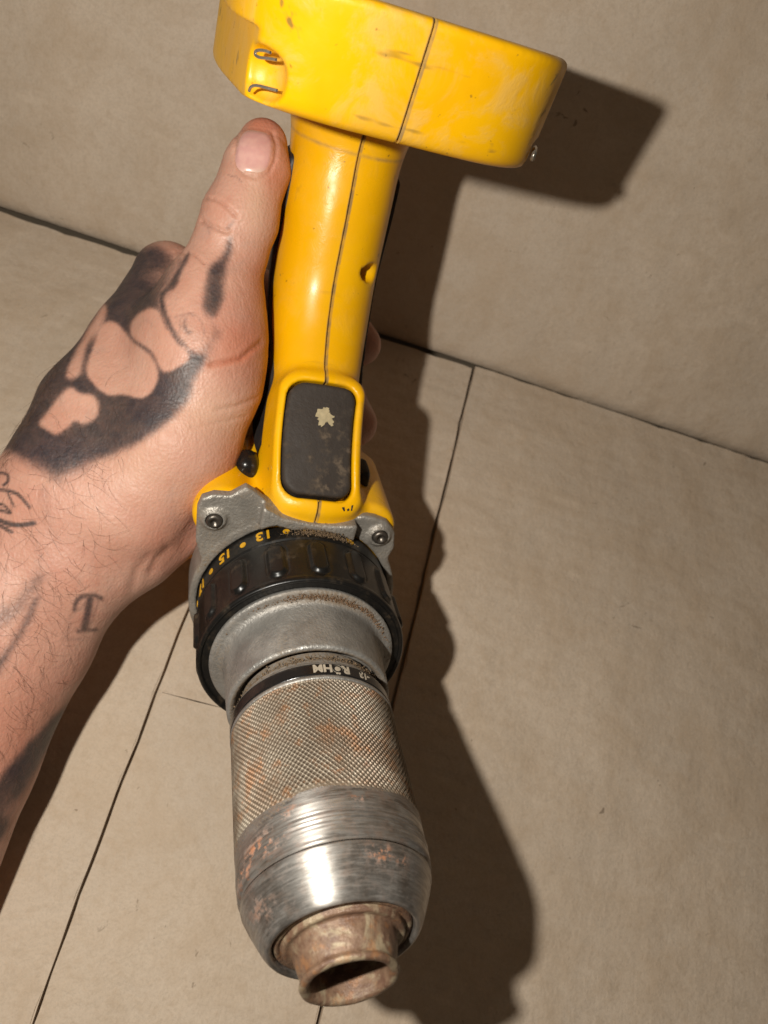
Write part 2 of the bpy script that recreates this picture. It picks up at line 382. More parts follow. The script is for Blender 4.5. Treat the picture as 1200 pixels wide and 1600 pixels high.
# rear wall: leans outward, continues a little below the flaps
LEAN = .56
wv = np.array([0, math.sin(LEAN), math.cos(LEAN)])
bm = bmesh.new(); nx, nv = 60, 50; grid = {}
for i in range(nx + 1):
    for j in range(nv + 1):
        x = -46 + 106 * i / nx; s = .02 + 45 * (j / nv) ** 2
        bow = .10 * math.sin(x * .11 + 1) * min(1, max(0, s) / 8) + .05 * math.sin(x * .31 + s * .12)
        p = np.array([x, yb + .10, -.10]) + wv * s; p[1] += abs(bow) * .8 + .42 * math.exp(-s / .55)
        grid[i, j] = bm.verts.new(p)
for i in range(nx):
    for j in range(nv): bm.faces.new((grid[i, j], grid[i + 1, j], grid[i + 1, j + 1], grid[i, j + 1]))
rw = bm_obj('rear_wall', bm, M_card_wall, box, True)
sd = rw.modifiers.new('thickness', 'SOLIDIFY'); sd.thickness = .0035; sd.offset = 0

# ------------------------------------------------------------------ the drill, local axes: x = u (to the nose), y = w (to the right), z = v (down the handle)
DC = np.array([-2.4201044, -4.34078779, -22.92635928]); DA = np.array([0.19132353, -0.57471851, 0.795672])
DV = np.array([0.25185471, 0.8122513, 0.52613404]); DW = np.array([0.94866459, -0.09973192, -0.30014835])
DL = np.array([DA, DW, DV])
def cam2drill(q): return (np.asarray(q) - DC) @ DL.T
drill = bpy.data.objects.new('cordless_drill', None); COL.objects.link(drill)
Rd = Matrix((W @ DL.T).tolist()).to_4x4()
drill.matrix_world = Matrix.Translation(Vector(to_world(DC) * CM)) @ Rd
tag(drill, 'worn yellow cordless drill with rusty knurled chuck, held in the tattooed hand', 'cordless drill')
CAMD = cam2drill([0, 0, 0]); LAMPD = cam2drill([-6.5, 2.6, .4])
def dray(px, py): return DL @ ray(px, py)
def hitd(fn, pts, t0=12, t1=34):
    d = np.array([dray(*p) for p in pts]); X, ok = march(fn, np.repeat(CAMD[None], len(d), 0), d, t0, t1); return X

vv = np.array([-2, 0, 2, 3, 3.5, 4, 5, 6.0, 6.7, 7.4, 8.8, 11.1, 12.4, 13.1, 13.7, 14.5])
fu = np.array([-3, -2.9, -2.7, -2.42, -2.5, -2.9, -3.9, -4.95, -5.7, -6.4, -7.15, -7.45, -7.75, -7.75, -7.3, -7.0])
fB = np.array([1.9, 1.9, 1.9, 1.85, 1.75, 1.6, 1.45, 1.42, 1.5, 1.6, 1.66, 1.68, 1.72, 1.85, 2.1, 2.2])
fA = np.array([4.2, 4.2, 4.0, 3.8, 3.5, 3.2, 2.8, 2.4, 2.2, 2.1, 2.05, 2.1, 2.15, 2.3, 2.7, 2.9])
from numpy import interp
_g = np.linspace(-2, 14.5, 166)
def _sm(a):
    y = np.interp(_g, vv, a); k = np.ones(9) / 9
    for _ in range(2): y = np.convolve(np.pad(y, 4, 'edge'), k, 'valid')
    return y
_fu, _fB, _fA = _sm(fu), _sm(fB), _sm(fA)
def foot_sdf(u, w, v):
    tt = np.clip((v - 13.6) / 2.7, 0, 1)
    hw = 4.40 - .04 * tt - .9 * np.clip((14.0 - v), 0, 1) ** 2
    front = -3.65 + .75 * tt; back = -15.0; uc = (front + back) / 2; hu = (front - back) / 2 - .15 * np.clip(14.0 - v, 0, 1)
    x = np.abs(u - uc) / hu; y = np.abs(w - .06) / hw
    ex = 3.6
    rr = (x ** ex + y ** ex) ** (1 / ex)
    d = (rr - 1) * 3.9
    d = smax(d, np.abs(v - 15.0) - 1.36, .24)
    # the flank under the rim steps in on the left
    stp = smax(smax(w + 3.86 - .11 * (u + 7.2), v - 15.42 + .06 * np.clip(u + 8, 0, 5), .05), -(u + 13.5), .1)
    d = smax(d, -stp, .06)
    return d
def housing(P):
    u, w, v = P[:, 0], P[:, 1], P[:, 2]
    A = np.interp(v, _g, _fA); B = np.interp(v, _g, _fB); F = np.interp(v, _g, _fu)
    uc = F - A
    q = (np.abs((u - uc) / A) ** 2.3 + np.abs(w / B) ** 2.3) ** (1 / 2.3)
    hd = (q - 1) * np.minimum(A, B) * .93
    hd = np.maximum(hd, -(v + 1))
    r = np.sqrt(v * v + w * w)
    body = smax(r - 3.22 + .10 * np.clip(-u - 9, 0, 9), np.abs(u + 9.2) - 6.35, .5)
    # shoulders carrying the bracket ears
    sh = smax(smax(np.sqrt((np.abs(w + .38) - 2.2) ** 2 + (v - 2.75) ** 2) - .95, np.abs(u + 4.7) - 1.75, .25), -1e3 + 0 * u, .1)
    d = smin(body, hd, .9)
    d = smin(d, sh, .5)
    # frame standing proud round the trigger
    tu, tv = (u + 3.92), (v - 5.22)
    s = (-tu * .70 + tv * .714); nn = (tu * .714 + tv * .70)
    curve = nn + .045 * s * s - .05
    qd = np.sqrt(np.maximum(np.abs(s) - 1.55, 0) ** 2 + np.maximum(np.abs(w + .03 + .08 * (1 - (s / 1.6) ** 2)) - .78, 0) ** 2) - .55
    bez = smax(smax(qd, curve - .12 + .13 * np.clip((-w - .55) / .7, 0, 1), .26), -(curve + 1.5), .2)
    d = smin(d, bez, .55)
    inner = np.sqrt(np.maximum(np.abs(s) - 1.32, 0) ** 2 + np.maximum(np.abs(w + .04 + .10 * (1 - (s / 1.6) ** 2)) - .57, 0) ** 2) - .51
    d = smax(d, -smax(inner, -(curve + .5), .1), .12)
    ft = foot_sdf(u, w, v)
    d = smin(d, ft, .18)
    cav = smax(smax(np.abs(w) - 2.75, np.abs(u + 9.6) - 4.7, .5), 14.3 - v, .2)
    d = smax(d, -cav, .1)
    # screw hole in the handle flank
    hx, hy, hz = HOLE; rr = np.sqrt((u - hx) ** 2 + (v - hz) ** 2)
    d = smax(d, -np.maximum(rr - .29, np.abs(w - hy) - .85), .10)
    # bore for the gearbox
    d = smax(d, -np.maximum(r - 2.9, -(u + 4.0)), .05)
    # latch pockets on both flanks of the foot
    for (c_, r_) in POCKET:
        q_ = (np.abs((P - c_) / r_) ** 2.6).sum(1) ** (1 / 2.6); d = smax(d, -(q_ - 1) * min(r_), .08)
    for (nx_, ny_, nz_, ru, rw_, rv) in NOTCH:
        dn = smax(smax(np.abs(u - nx_) - ru, np.abs(w - ny_) - rw_, .12), np.abs(v - nz_) - rv, .12)
        d = smax(d, -dn, .08)
    return d
HOLE = (-8.6, 1.6, 9.15); NOTCH = []; POCKET = []
hp = hitd(housing, [(403, 114), (826, 222), (581, 427), (385, 730), (562, 752), (340, 30), (372, 95), (870, 120), (820, 250), (690, 45)])
HOLE = (hp[2][0], hp[2][1], hp[2][2])
pk1 = hp[0]; gp = grad(housing, hp[:2]); hp[1] = (-4.95, 3.98, 14.12); gp[1] = (.35, .93, -.1)
POCKET = [(pk1 + gp[0] * .22, np.array([.95, .80, .62])), (hp[1] + gp[1] * .10, np.array([.75, .40, .34]))]
V, Q = sdf_mesh(housing, (-16, -4.8, -4), (-1.8, 4.8, 17), .085)
N_ = grad(housing, V)
wear = np.clip((V[:, 2] - 13.2) / 1.0, 0, 1) * .85 + .22
edge = np.zeros(len(V))
grime = np.clip(1 - np.abs(V[:, 2] - 12.62 + .0 * V[:, 0]) / .055, 0, 1) * .6          # scratched ring below the foot
grime = np.maximum(grime, .5 * np.exp(-((np.abs(V[:, 1]) / .05) ** 2)) * 0)
grime = np.maximum(grime, .35 * np.clip(1 - (V[:, 0] + 3.0) / -.5, 0, 1) * 0)
def half(side):
    me = mesh_np('housing_half', V, Q, M_yellow, drill, True)
    m = me.data; HW = .00048
    for nm, arr in (('wear', wear), ('grime', grime)):
        at = m.attributes.new(nm, 'FLOAT', 'POINT'); at.data.foreach_set('value', arr.astype(np.float32))
    bm = bmesh.new(); bm.from_mesh(m)
    bmesh.ops.bisect_plane(bm, geom=bm.verts[:] + bm.edges[:] + bm.faces[:], dist=1e-7, plane_co=(0, side * HW, 0), plane_no=(0, -side, 0), clear_outer=True)
    be = [e for e in bm.edges if e.is_boundary]; bm.normal_update()
    nor = {v: v.normal.copy() for e in be for v in e.verts}
    r = bmesh.ops.extrude_edge_only(bm, edges=be)
    nv = [v for v in r['geom'] if isinstance(v, bmesh.types.BMVert)]
    for v in nv:
        src = [e.other_vert(v) for e in v.link_edges if e.other_vert(v) in nor]
        if src: v.co -= nor[src[0]] * .0007; v.co.y = side * .00006
    for e in be: e.smooth = False
    lay = bm.verts.layers.float['grime']
    for v in bm.verts:
        if abs(v.co.y) < HW + 1e-5: v[lay] = .9
    bm.to_mesh(m); bm.free(); m.update(); return me
hL = half(-1); hR = half(1)

# rubber grip behind the handle
def grip(P):
    u, w, v = P[:, 0], P[:, 1], P[:, 2]
    A = np.interp(v, _g, _fA) + .10; B = np.interp(v, _g, _fB) + .13; F = np.interp(v, _g, _fu) + .1
    q = (np.abs((u - F + A) / A) ** 2.3 + np.abs(w / B) ** 2.3) ** (1 / 2.3)
    d = (q - 1) * np.minimum(A, B) * .93
    cut = u - (F - 1.75 - .25 * np.cos((v - 8) * .8))
    d = smax(d, cut, .06); d = smax(d, np.abs(v - 7.9) - 4.1, .2)
    return d
Vg, Qg = sdf_mesh(grip, (-14, -2.6, 3), (-5, 2.6, 12.6), .1)
mesh_np('rubber_grip', Vg, Qg, M_rubber, drill)

# trigger
def trig(P):
    u, w, v = P[:, 0], P[:, 1], P[:, 2]; tu, tv = (u + 3.92), (v - 5.22)
    s = (-tu * .70 + tv * .714); nn = (tu * .714 + tv * .70); curve = nn + .045 * s * s - .05
    q = np.sqrt(np.maximum(np.abs(s) - 1.23, 0) ** 2 + np.maximum(np.abs(w + .04 + .10 * (1 - (s / 1.6) ** 2)) - .55, 0) ** 2) - .50
    top = curve - .13 - .10 * np.clip(np.abs(s) / 1.6, 0, 1.1) ** 4 + .06 * (w / .9) ** 2
    return smax(smax(q, top, .16), -(curve + 1.2), .1)
Vt, Qt = sdf_mesh(trig, (-7, -1.3, 3), (-1.5, 1.3, 8), .05)
trg = mesh_np('trigger', Vt, Qt, M_trigger, drill); trg['label'] = 'dusty dark brown trigger with a pale paint chip'
def patch_on(fn, pts, off, name, mat, parent, thick=.0):
    """thin flake lying on a surface; outline given where it is seen"""
    if len(pts) > 6:
        pts = [(a[0] + (b[0] - a[0]) * f + random.gauss(0, .9), a[1] + (b[1] - a[1]) * f + random.gauss(0, .9)) for a, b in zip(pts, pts[1:] + pts[:1]) for f in (0, .33, .66)]
    X = hitd(fn, pts); c = hitd(fn, [tuple(np.mean(pts, 0))]); Nn = grad(fn, X); X = X + Nn * off; c = c + grad(fn, c) * (off * 1.3)
    n = len(X); lowr = X - Nn * off * 1.2
    Vv = np.concatenate([c, X, lowr]); Fs = [[0, 1 + i, 1 + (i + 1) % n] for i in range(n)] + [[1 + i, 1 + n + i, 1 + n + (i + 1) % n, 1 + (i + 1) % n] for i in range(n)]
    return mesh_np(name, Vv, Fs, mat, parent, False)
chip = [(495,645),(497,638),(503,640),(508,636),(513,637),(514,644),(519,649),(523,651),(519,655),(521,660),(520,667),(515,664),(511,659),(507,663),(502,667),(498,662),(497,655),(494,651)]
patch_on(trig, chip, .018, 'paint_chip', M_chip, trg)

# forward/reverse button on the left, black lever on the right
def blob(c, r, p=2.6):
    def f(P):
        x = (np.abs((P - c) / r) ** p).sum(1) ** (1 / p); return (x - 1) * min(r)
    return f
bp = hp[3]
Vb, Qb = sdf_mesh(blob(bp, np.array([.50, .36, .52])), bp - .75, bp + .75, .05)
mesh_np('direction_button', Vb, Qb, M_button, drill)
bp2 = np.array([-4.5, 1.62, 3.75])
Vb, Qb = sdf_mesh(blob(bp2, np.array([.55, .24, .50]), 4), bp2 - 1.1, bp2 + 1.1, .06)
mesh_np('direction_button', Vb, Qb, M_rubber, drill)

# screw sunk in the handle hole
def screw(parent, name, pos, axis, r, h, mat, sock=True):
    V1, F1 = lathe(dense([(-h, r * .9), (0, r), (h * .5, r), (h * .8, r * .85), (h * .85, r * .5), (h * .3, r * .42), (h * .2, .001)], .05), 24)
    z = np.array(axis, float); z /= np.linalg.norm(z); x = np.cross(z, [0, 0.3, 1.]); x /= np.linalg.norm(x); y = np.cross(z, x)
    Vx = V1[:, :1] * z + V1[:, 1:2] * x + V1[:, 2:3] * y + np.array(pos)
    return mesh_np(name, Vx, F1, mat, parent)
screw(drill, 'screw', np.array(HOLE) - [0, .80, 0], [0, 1, 0], .22, .08, M_screw)

# silver gearbox bracket with two screw ears
LE = (-2.92, 2.88); RE = (2.17, 2.86)
BPOLY = [(2.0, -3.30), (3.16, -3.40), (3.50, -3.32), (3.66, -3.02), (3.68, -2.55), (4.02, -2.16), (3.86, -1.86), (3.6, -1.5), (3.36, -1.0), (3.26, -.18), (3.27, .61), (3.36, 1.25), (3.45, 1.5), (3.42, 1.9), (3.3, 2.3), (2.95, 2.62), (2.4, 2.75), (0, 2.2), (0, -2.6)]
def poly2(x, y, pts):
    d = np.full(len(x), 1e9); ins = np.zeros(len(x), bool)
    for (x0, y0), (x1, y1) in zip(pts, pts[1:] + pts[:1]):
        ex, ey = x1 - x0, y1 - y0; t = np.clip(((x - x0) * ex + (y - y0) * ey) / (ex * ex + ey * ey), 0, 1)
        d = np.minimum(d, np.hypot(x - x0 - t * ex, y - y0 - t * ey))
        ins ^= ((y0 > y) != (y1 > y)) & (x < ex * (y - y0) / (ey if abs(ey) > 1e-9 else 1e-9) + x0)
    return np.where(ins, -d, d)
def bracket(P):
    u, w, v = P[:, 0], P[:, 1], P[:, 2]; r = np.sqrt(v * v + w * w)
    d = smin(smax(r - 3.30, np.abs(u + 3.30) - .66, .07), smax(poly2(v, w, BPOLY) - .04, np.abs(u + 2.80) - .16, .07), .1)
    # thin lip hugging the yellow fairing over the number ring
    lip = smax(smax(poly2(v, w, BPOLY) - .02, np.abs(w + .17) - 1.45, .1), np.abs(u + 2.65) - .42, .06)
    d = smin(d, smax(lip, -(r - 3.06 - .26 * np.clip((-w - .65) / .5, 0, 1)), .03), .05)
    for (ew, ev) in (LE, RE):
        rr = np.sqrt((w - ew) ** 2 + (v - ev) ** 2)
        d = smin(d, smax(rr - .36, np.abs(u + 2.8) - .30, .12), .12)
        d = smax(d, -np.maximum(rr - .25, -(u + 2.7)), .04)
    d = smax(d, -(r - 3.06), .04)
    return d
Vk, Qk = sdf_mesh(bracket, (-4.2, -4.2, -4), (-1.6, 4.2, 4.8), .06)
ob = mesh_np('gearbox_bracket', Vk, Qk, M_brack, drill)
for (ew, ev) in (LE, RE): screw(ob, 'screw', (-2.56, ew, ev), (1, 0, 0), .235, .16, M_screw)

# clutch ring with finger recesses and printed numbers
NS = 16
def ring_disp(U, T):
    T = (T + .01) % (2 * math.pi); ph = (T / (2 * math.pi) * NS + .5) % 1 - .5; s = ph * 2 * math.pi / NS * 3.0
    q = np.sqrt(np.maximum(np.abs(U + .98) - .42, 0) ** 2 + s ** 2) - .28
    t = np.clip(-q / .11, 0, 1); lipd = np.exp(-((q - .02) / .03) ** 2) * .02
    return (.10 * t * t * (3 - 2 * t) - lipd) * (U > -1.82) * (U < -.1)
prof = [(-2.9, 2.7), (-2.9, 2.98), (-2.85, 3.03), (-1.94, 3.03), (-1.92, 2.98), (-1.86, 2.98), (-1.82, 3.05), (-.20, 3.05), (-.10, 3.07), (-.02, 3.055), (.03, 3.01), (0.01, 2.95), (-.08, 2.90), (-.10, 2.5)]
Vr, Fr = lathe(dense(prof, .035), 720, ring_disp)
ring = mesh_np('clutch_ring', Vr, Fr, M_ring, drill); ring['label'] = 'black clutch ring with finger recesses and yellow numbers'

def text_on_cyl(txt, size, u_base, th0, R, name, mat, parent, flip=1, depth=.012, bold=.0, spacing=1.0):
    """lettering wrapped round a cylinder: reads towards -theta with its top towards the nose"""
    cu = bpy.data.curves.new('t', 'FONT'); cu.body = txt; cu.size = size; cu.align_x = 'CENTER'; cu.extrude = depth; cu.offset = bold; cu.space_character = spacing
    to = bpy.data.objects.new('t', cu); COL.objects.link(to); dg = bpy.context.evaluated_depsgraph_get(); dg.update()
    me = bpy.data.meshes.new_from_object(to.evaluated_get(dg)); bpy.data.objects.remove(to); bpy.data.curves.remove(cu)
    bm = bmesh.new(); bm.from_mesh(me); bpy.data.meshes.remove(me)
    for _ in range(1):
        bmesh.ops.subdivide_edges(bm, edges=[e for e in bm.edges if e.calc_length() > .12], cuts=2)
    for v in bm.verts:
        x, y, z = v.co; th = th0 - x / R; rr = R + z
        v.co = (u_base + y, rr * math.sin(th), rr * math.cos(th))
    return bm_obj(name, bm, mat, parent, False)
DT = math.radians(25.6)
T13 = math.radians(-28.5)
for i, s in enumerate(['9', '11', '13', '15', '17']):
    th = T13 + (2 - i) * DT
    text_on_cyl(s, .54, -2.50, th, 3.035, 'number', M_print_y, ring, bold=.012)
    text_on_cyl('\u2022', .66, -2.50, th - DT / 2, 3.035, 'number_dot', M_print_y, ring, bold=.02)

# silver collar in front of the ring
prof = [(-.3, 2.3), (-.12, 2.67), (.02, 2.71), (.07, 2.695), (.09, 2.60), (.10, 2.44), (.14, 2.37), (.22, 2.32), (.35, 2.295), (1.0, 2.28), (1.68, 2.265), (1.76, 2.26), (1.80, 2.22), (1.81, 2.15), (1.78, 2.09), (1.70, 2.03), (1.45, 1.98), (1.4, 1.2)]
Vc, Fc_ = lathe(dense(prof, .05), 300)
collar = mesh_np('gearbox_collar', Vc, Fc_, M_cast, drill)
th = np.arctan2(Vc[:, 1], Vc[:, 2]); gm = np.exp(-((Vc[:, 0] - .10) / .10) ** 2) * np.exp(-((th - .15) / .75) ** 2) * .9
gm = np.maximum(gm, np.clip((Vc[:, 0] - 1.3) / .3, 0, 1) * (np.hypot(Vc[:, 1], Vc[:, 2]) < 2.19) * .9)
collar.data.attributes.new('grime', 'FLOAT', 'POINT').data.foreach_set('value', gm.astype(np.float32))

# ------------------------------------------------------------------ chuck
chuck = bpy.data.objects.new('chuck', None); COL.objects.link(chuck); chuck.parent = drill
prof = [(1.3, 1.2), (1.6, 1.88), (1.95, 1.90), (2.0, 2.02), (2.18, 2.06), (2.24, 2.14), (2.33, 2.165)]
Vx, Fx = lathe(dense(prof, .05), 240); back = mesh_np('rear_flange', Vx, Fx, M_cast, chuck)
back.data.attributes.new('grime', 'FLOAT', 'POINT').data.foreach_set('value', np.clip(.35 + .5 * (Vx[:, 0] < 2.1), 0, 1).astype(np.float32))
prof = [(2.33, 2.16), (2.34, 2.19), (2.70, 2.195), (2.72, 2.16)]
Vx, Fx = lathe(dense(prof, .05), 240); bandm = mesh_np('marking_band', Vx, Fx, M_button, chuck)
text_on_cyl('R\u00d6HM', .34, 2.39, math.radians(1.5), 2.20, 'lettering', M_print_w, bandm, bold=.014, depth=.006)
text_on_cyl('-13', .28, 2.41, math.radians(27), 2.20, 'lettering', M_print_w, bandm, bold=.010, depth=.006)
prof = [(2.70, 2.15), (2.72, 2.19), (2.82, 2.20), (2.84, 2.17)]
Vx, Fx = lathe(dense(prof, .05), 240); mesh_np('steel_ring', Vx, Fx, M_cast, chuck)
KN = 108
def knh(U, T):
    p1 = (T * KN + U * 2 * math.pi * 7.0) / (2 * math.pi); p2 = (T * KN - U * 2 * math.pi * 7.0) / (2 * math.pi)
    r1 = 1 - np.abs((p1 % 1) - .5) * 2; r2 = 1 - np.abs((p2 % 1) - .5) * 2
    f = lambda r: np.clip((r - .52) / .36, 0, 1)
    h = np.maximum(f(r1), f(r2)); return h
def kfade(U, T):
    wob = .06 * np.sin(T * 3 + 1) + .04 * np.sin(T * 7) + .62 * np.clip((-T - .55) / .6, 0, 1)
    return np.clip((6.02 + wob - U) / .28, 0, 1) * np.clip((U - 2.86) / .03, 0, 1)
def kdisp(U, T): return knh(U, T) * .055 * kfade(U, T) - .055 * kfade(U, T)
u_ = np.linspace(2.84, 6.62, 250)
prof = list(zip(u_, 2.185 + .022 * np.clip((u_ - 2.9) / 3, 0, 1) - .022 * np.clip((u_ - 6.1) / .5, 0, 1)))
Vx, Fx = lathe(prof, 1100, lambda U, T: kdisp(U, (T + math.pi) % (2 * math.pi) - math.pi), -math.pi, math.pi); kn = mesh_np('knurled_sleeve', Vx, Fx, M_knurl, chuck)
U2, T2 = Vx[:, 0], np.arctan2(Vx[:, 1], Vx[:, 2])
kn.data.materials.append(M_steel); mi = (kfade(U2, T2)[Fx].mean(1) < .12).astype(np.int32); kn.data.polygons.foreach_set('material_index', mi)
kn.data.attributes.new('scuff', 'FLOAT', 'POINT').data.foreach_set('value', (.9 * np.clip(1 - np.abs(kfade(U2, T2) - .1) / .2, 0, 1) + .55 * (kfade(U2, T2) < .02)).astype(np.float32))
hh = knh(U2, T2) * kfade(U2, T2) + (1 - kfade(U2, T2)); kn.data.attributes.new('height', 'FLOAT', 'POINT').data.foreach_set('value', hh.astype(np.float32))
def scuffs(U): return np.clip(np.exp(-((U - 6.12) / .10) ** 2) + .9 * np.exp(-((U - 6.62) / .05) ** 2) + .7 * np.exp(-((U - 6.83) / .04) ** 2) + 1.0 * np.exp(-((U - 7.12) / .07) ** 2), 0, 1)
rw_ = lambda U, T: .012 * np.sin(U * 60) * np.exp(-((U - 6.7) / .2) ** 2)
prof = [(6.0, 2.20), (6.08, 2.204), (6.6, 2.190), (6.64, 2.196), (6.9, 2.192), (7.08, 2.182), (7.13, 2.15), (7.16, 2.11), (7.20, 2.10), (7.23, 2.12)]
Vx, Fx = lathe(dense(prof, .02), 300, rw_); sl = mesh_np('steel_sleeve', Vx, Fx, M_steel, chuck)
sl.data.attributes.new('scuff', 'FLOAT', 'POINT').data.foreach_set('value', scuffs(Vx[:, 0]).astype(np.float32))
prof = [(7.23, 2.09), (7.27, 2.138), (7.36, 2.12), (7.6, 2.02), (7.9, 1.875), (8.1, 1.775), (8.2, 1.71), (8.26, 1.655), (8.275, 1.60), (8.25, 1.55), (8.15, 1.52), (7.8, 1.5), (7.6, 1.0)]
Vx, Fx = lathe(dense(prof, .03), 300); nc = mesh_np('sleeve_cone', Vx, Fx, M_steel, chuck)
nc.data.attributes.new('scuff', 'FLOAT', 'POINT').data.foreach_set('value', (np.exp(-((Vx[:, 0] - 7.25) / .05) ** 2) + np.exp(-((Vx[:, 0] - 8.45) / .1) ** 2)).astype(np.float32))
def dent(U, T): return .005 * np.sin(T * 5 + U * 9) + .004 * np.sin(T * 11 - U * 13)
prof = [(7.9, 1.50), (8.15, 1.50), (8.20, 1.46), (8.205, 1.39), (8.17, 1.37), (8.18, 1.33), (8.28, 1.32), (8.31, 1.28), (8.30, 1.17), (8.33, 1.13), (8.5, 1.10), (8.65, 1.07), (8.8, 1.02), (8.88, .99), (8.93, .995), (8.97, 1.03), (9.02, 1.045), (9.07, 1.02), (9.09, .96), (9.08, .89), (9.03, .84), (8.9, .82), (8.4, .80), (7.6, .78), (7.4, .001)]
Vx, Fx = lathe(dense(prof, .035), 220, dent); mesh_np('jaw_guard', Vx, Fx, M_rust, chuck)
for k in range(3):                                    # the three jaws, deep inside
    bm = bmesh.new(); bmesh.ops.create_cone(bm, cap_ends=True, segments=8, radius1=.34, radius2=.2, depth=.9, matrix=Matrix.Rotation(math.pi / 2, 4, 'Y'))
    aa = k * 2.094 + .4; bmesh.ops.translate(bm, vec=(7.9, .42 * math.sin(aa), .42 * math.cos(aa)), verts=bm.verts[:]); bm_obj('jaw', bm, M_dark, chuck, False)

for o_ in (kn, sl, nc):
    m_ = o_.data; co = np.empty(len(m_.vertices) * 3, np.float32); m_.vertices.foreach_get('co', co); co = co.reshape(-1, 3) / CM; th = np.arctan2(co[:, 1], co[:, 2])
    rm = np.full(len(co), .10)
    for (uu, tt, su, st, am) in ((6.75, -1.05, .30, .30, 1), (6.95, -1.35, .25, .3, .9), (7.5, .22, .18, .16, 1), (7.55, .48, .12, .1, .8), (6.3, .05, .1, .08, .8), (7.8, -1.3, .3, .3, .5), (6.3, -.75, .2, .2, .7)):
        rm = np.maximum(rm, am * np.exp(-((co[:, 0] - uu) / su) ** 2 - ((th - tt) / st) ** 2))
    m_.attributes.new('rust', 'FLOAT', 'POINT').data.foreach_set('value', rm.astype(np.float32))

# grit caught in the gaps
def grit(name, n, sampler, size, mat, parent):
    Vs, Fs = [], []
    tet = np.array([[1, 1, 1], [1, -1, -1], [-1, 1, -1], [-1, -1, 1]], float)
    for i in range(n):
        c = sampler(); s = size * math.exp(min(.7, random.gauss(0, .5))); q = tet * s * (1 + .5 * np.clip(RNG.normal(size=(4, 3)), -1.5, 1.5)); b = len(Vs) * 4
        Vs.append(q + c); Fs += [[b, b + 1, b + 2], [b, b + 3, b + 1], [b, b + 2, b + 3], [b + 1, b + 3, b + 2]]
    return tag(mesh_np(name, np.concatenate(Vs), np.array(Fs), mat, parent, False), kind='stuff')
def s1():
    t = random.gauss(.25, .42); return np.array([.10 + abs(random.gauss(0, .035)), (2.52 + random.gauss(0, .06)) * math.sin(t), (2.52 + random.gauss(0, .06)) * math.cos(t)])
grit('dirt', 900, s1, .009, M_rustgrit, drill)
def s2():
    t = random.gauss(.06, .15); r = 3.06 + abs(random.gauss(0, .05)); u = -2.10 + random.gauss(0, .07); return np.array([u, r * math.sin(t), r * math.cos(t)])
grit('dirt', 900, s2, .010, M_dirt, drill)
def s3():
    t = random.gauss(.1, .8); r = 2.0 + random.gauss(0, .04); return np.array([2.02 + random.gauss(0, .08), r * math.sin(t), r * math.cos(t)])
grit('dirt', 1500, s3, .011, M_dirt, drill)

# wire latch clips on the left flank of the foot, steel latch on the right
def tube(pts, r, n=8):
    P = np.array(pts, float); m = len(P); V = []; up = np.array([.1, .2, 1.])
    for i in range(m):
        t = P[min(i + 1, m - 1)] - P[max(i - 1, 0)]; t /= np.linalg.norm(t); x = np.cross(t, up); x /= np.linalg.norm(x); y = np.cross(t, x)
        for k in range(n):
            a = 2 * math.pi * k / n; V.append(P[i] + r * (math.cos(a) * x + math.sin(a) * y))
    F = [[i * n + k, i * n + (k + 1) % n, (i + 1) * n + (k + 1) % n, (i + 1) * n + k] for i in range(m - 1) for k in range(n)]
    return np.array(V), F
def clip(pts, name='latch_wire'):
    X = hitd(lambda P: foot_sdf(P[:, 0], P[:, 1], P[:, 2]), pts); X = X + grad(lambda P: foot_sdf(P[:, 0], P[:, 1], P[:, 2]), X) * .03
    k_ = np.linspace(0, len(X) - 1, 26); X = np.stack([np.interp(k_, np.arange(len(X)), X[:, i]) for i in range(3)], -1)
    for _ in range(2): X[1:-1] = (X[:-2] + X[1:-1] * 2 + X[2:]) / 4
    Vt_, Ft_ = tube(X, .036); mesh_np(name, Vt_, Ft_, M_clip, drill)
clip([(433, 93), (420, 91), (406, 90), (400, 86), (401, 80), (407, 78), (416, 79), (424, 82)])
clip([(434, 141), (422, 138), (408, 134), (399, 133), (393, 136), (391, 142)])

tb = bmesh.new(); bmesh.ops.create_cube(tb, size=1); bmesh.ops.scale(tb, vec=(.62, .12, .26), verts=tb.verts[:]); bmesh.ops.bevel(tb, geom=tb.edges[:], offset=.03, segments=2, affect='EDGES')
lt_ = bm_obj('latch_tab', tb, M_clip, drill); lt_.location = Vector((hp[1] + gp[1] * .03) * CM); lt_.rotation_euler = (0, .15, -.35)
for q_ in ([(534, 793), (538, 792), (539, 798), (537, 799)], [(542, 796), (545, 794), (546, 797), (543, 799)], [(549, 790), (552, 789), (550, 798), (548, 798)]):
    patch_on(housing, q_, .008, 'worn_mark', M_rubber, drill)

# ------------------------------------------------------------------ the hand and forearm
hand_root = None
def seg(P, a, b, ra, rb):
    ab = b - a; t = np.clip(((P - a) @ ab) / (ab @ ab), 0, 1)
    return np.linalg.norm(P - a - t[:, None] * ab, axis=1) - (ra + (rb - ra) * t)
def chain(P, pts, k=.15):
    d = None
    for (x0, y0, D0, r0), (x1, y1, D1, r1) in zip(pts[:-1], pts[1:]):
        s = seg(P, P3(x0, y0, D0), P3(x1, y1, D1), r0, r1); d = s if d is None else smin(d, s, k)
    return d
THUMB = [(411, 226, 23.6, .74), (402, 262, 23.5, .98), (389, 300, 23.5, .97), (376, 340, 23.6, 1.13), (358, 395, 23.8, 1.13), (336, 455, 23.9, 1.38), (318, 530, 24.0, 1.72)]
THENAR = [(322, 525, 24.0, 1.68), (314, 600, 23.9, 1.76), (276, 690, 23.9, 1.90), (205, 790, 24.0, 1.85)]
HYPO = [(300, 745, 25.0, 1.6), (262, 800, 25.3, 1.55), (205, 840, 24.8, 1.6), (130, 860, 24.2, 1.8)]
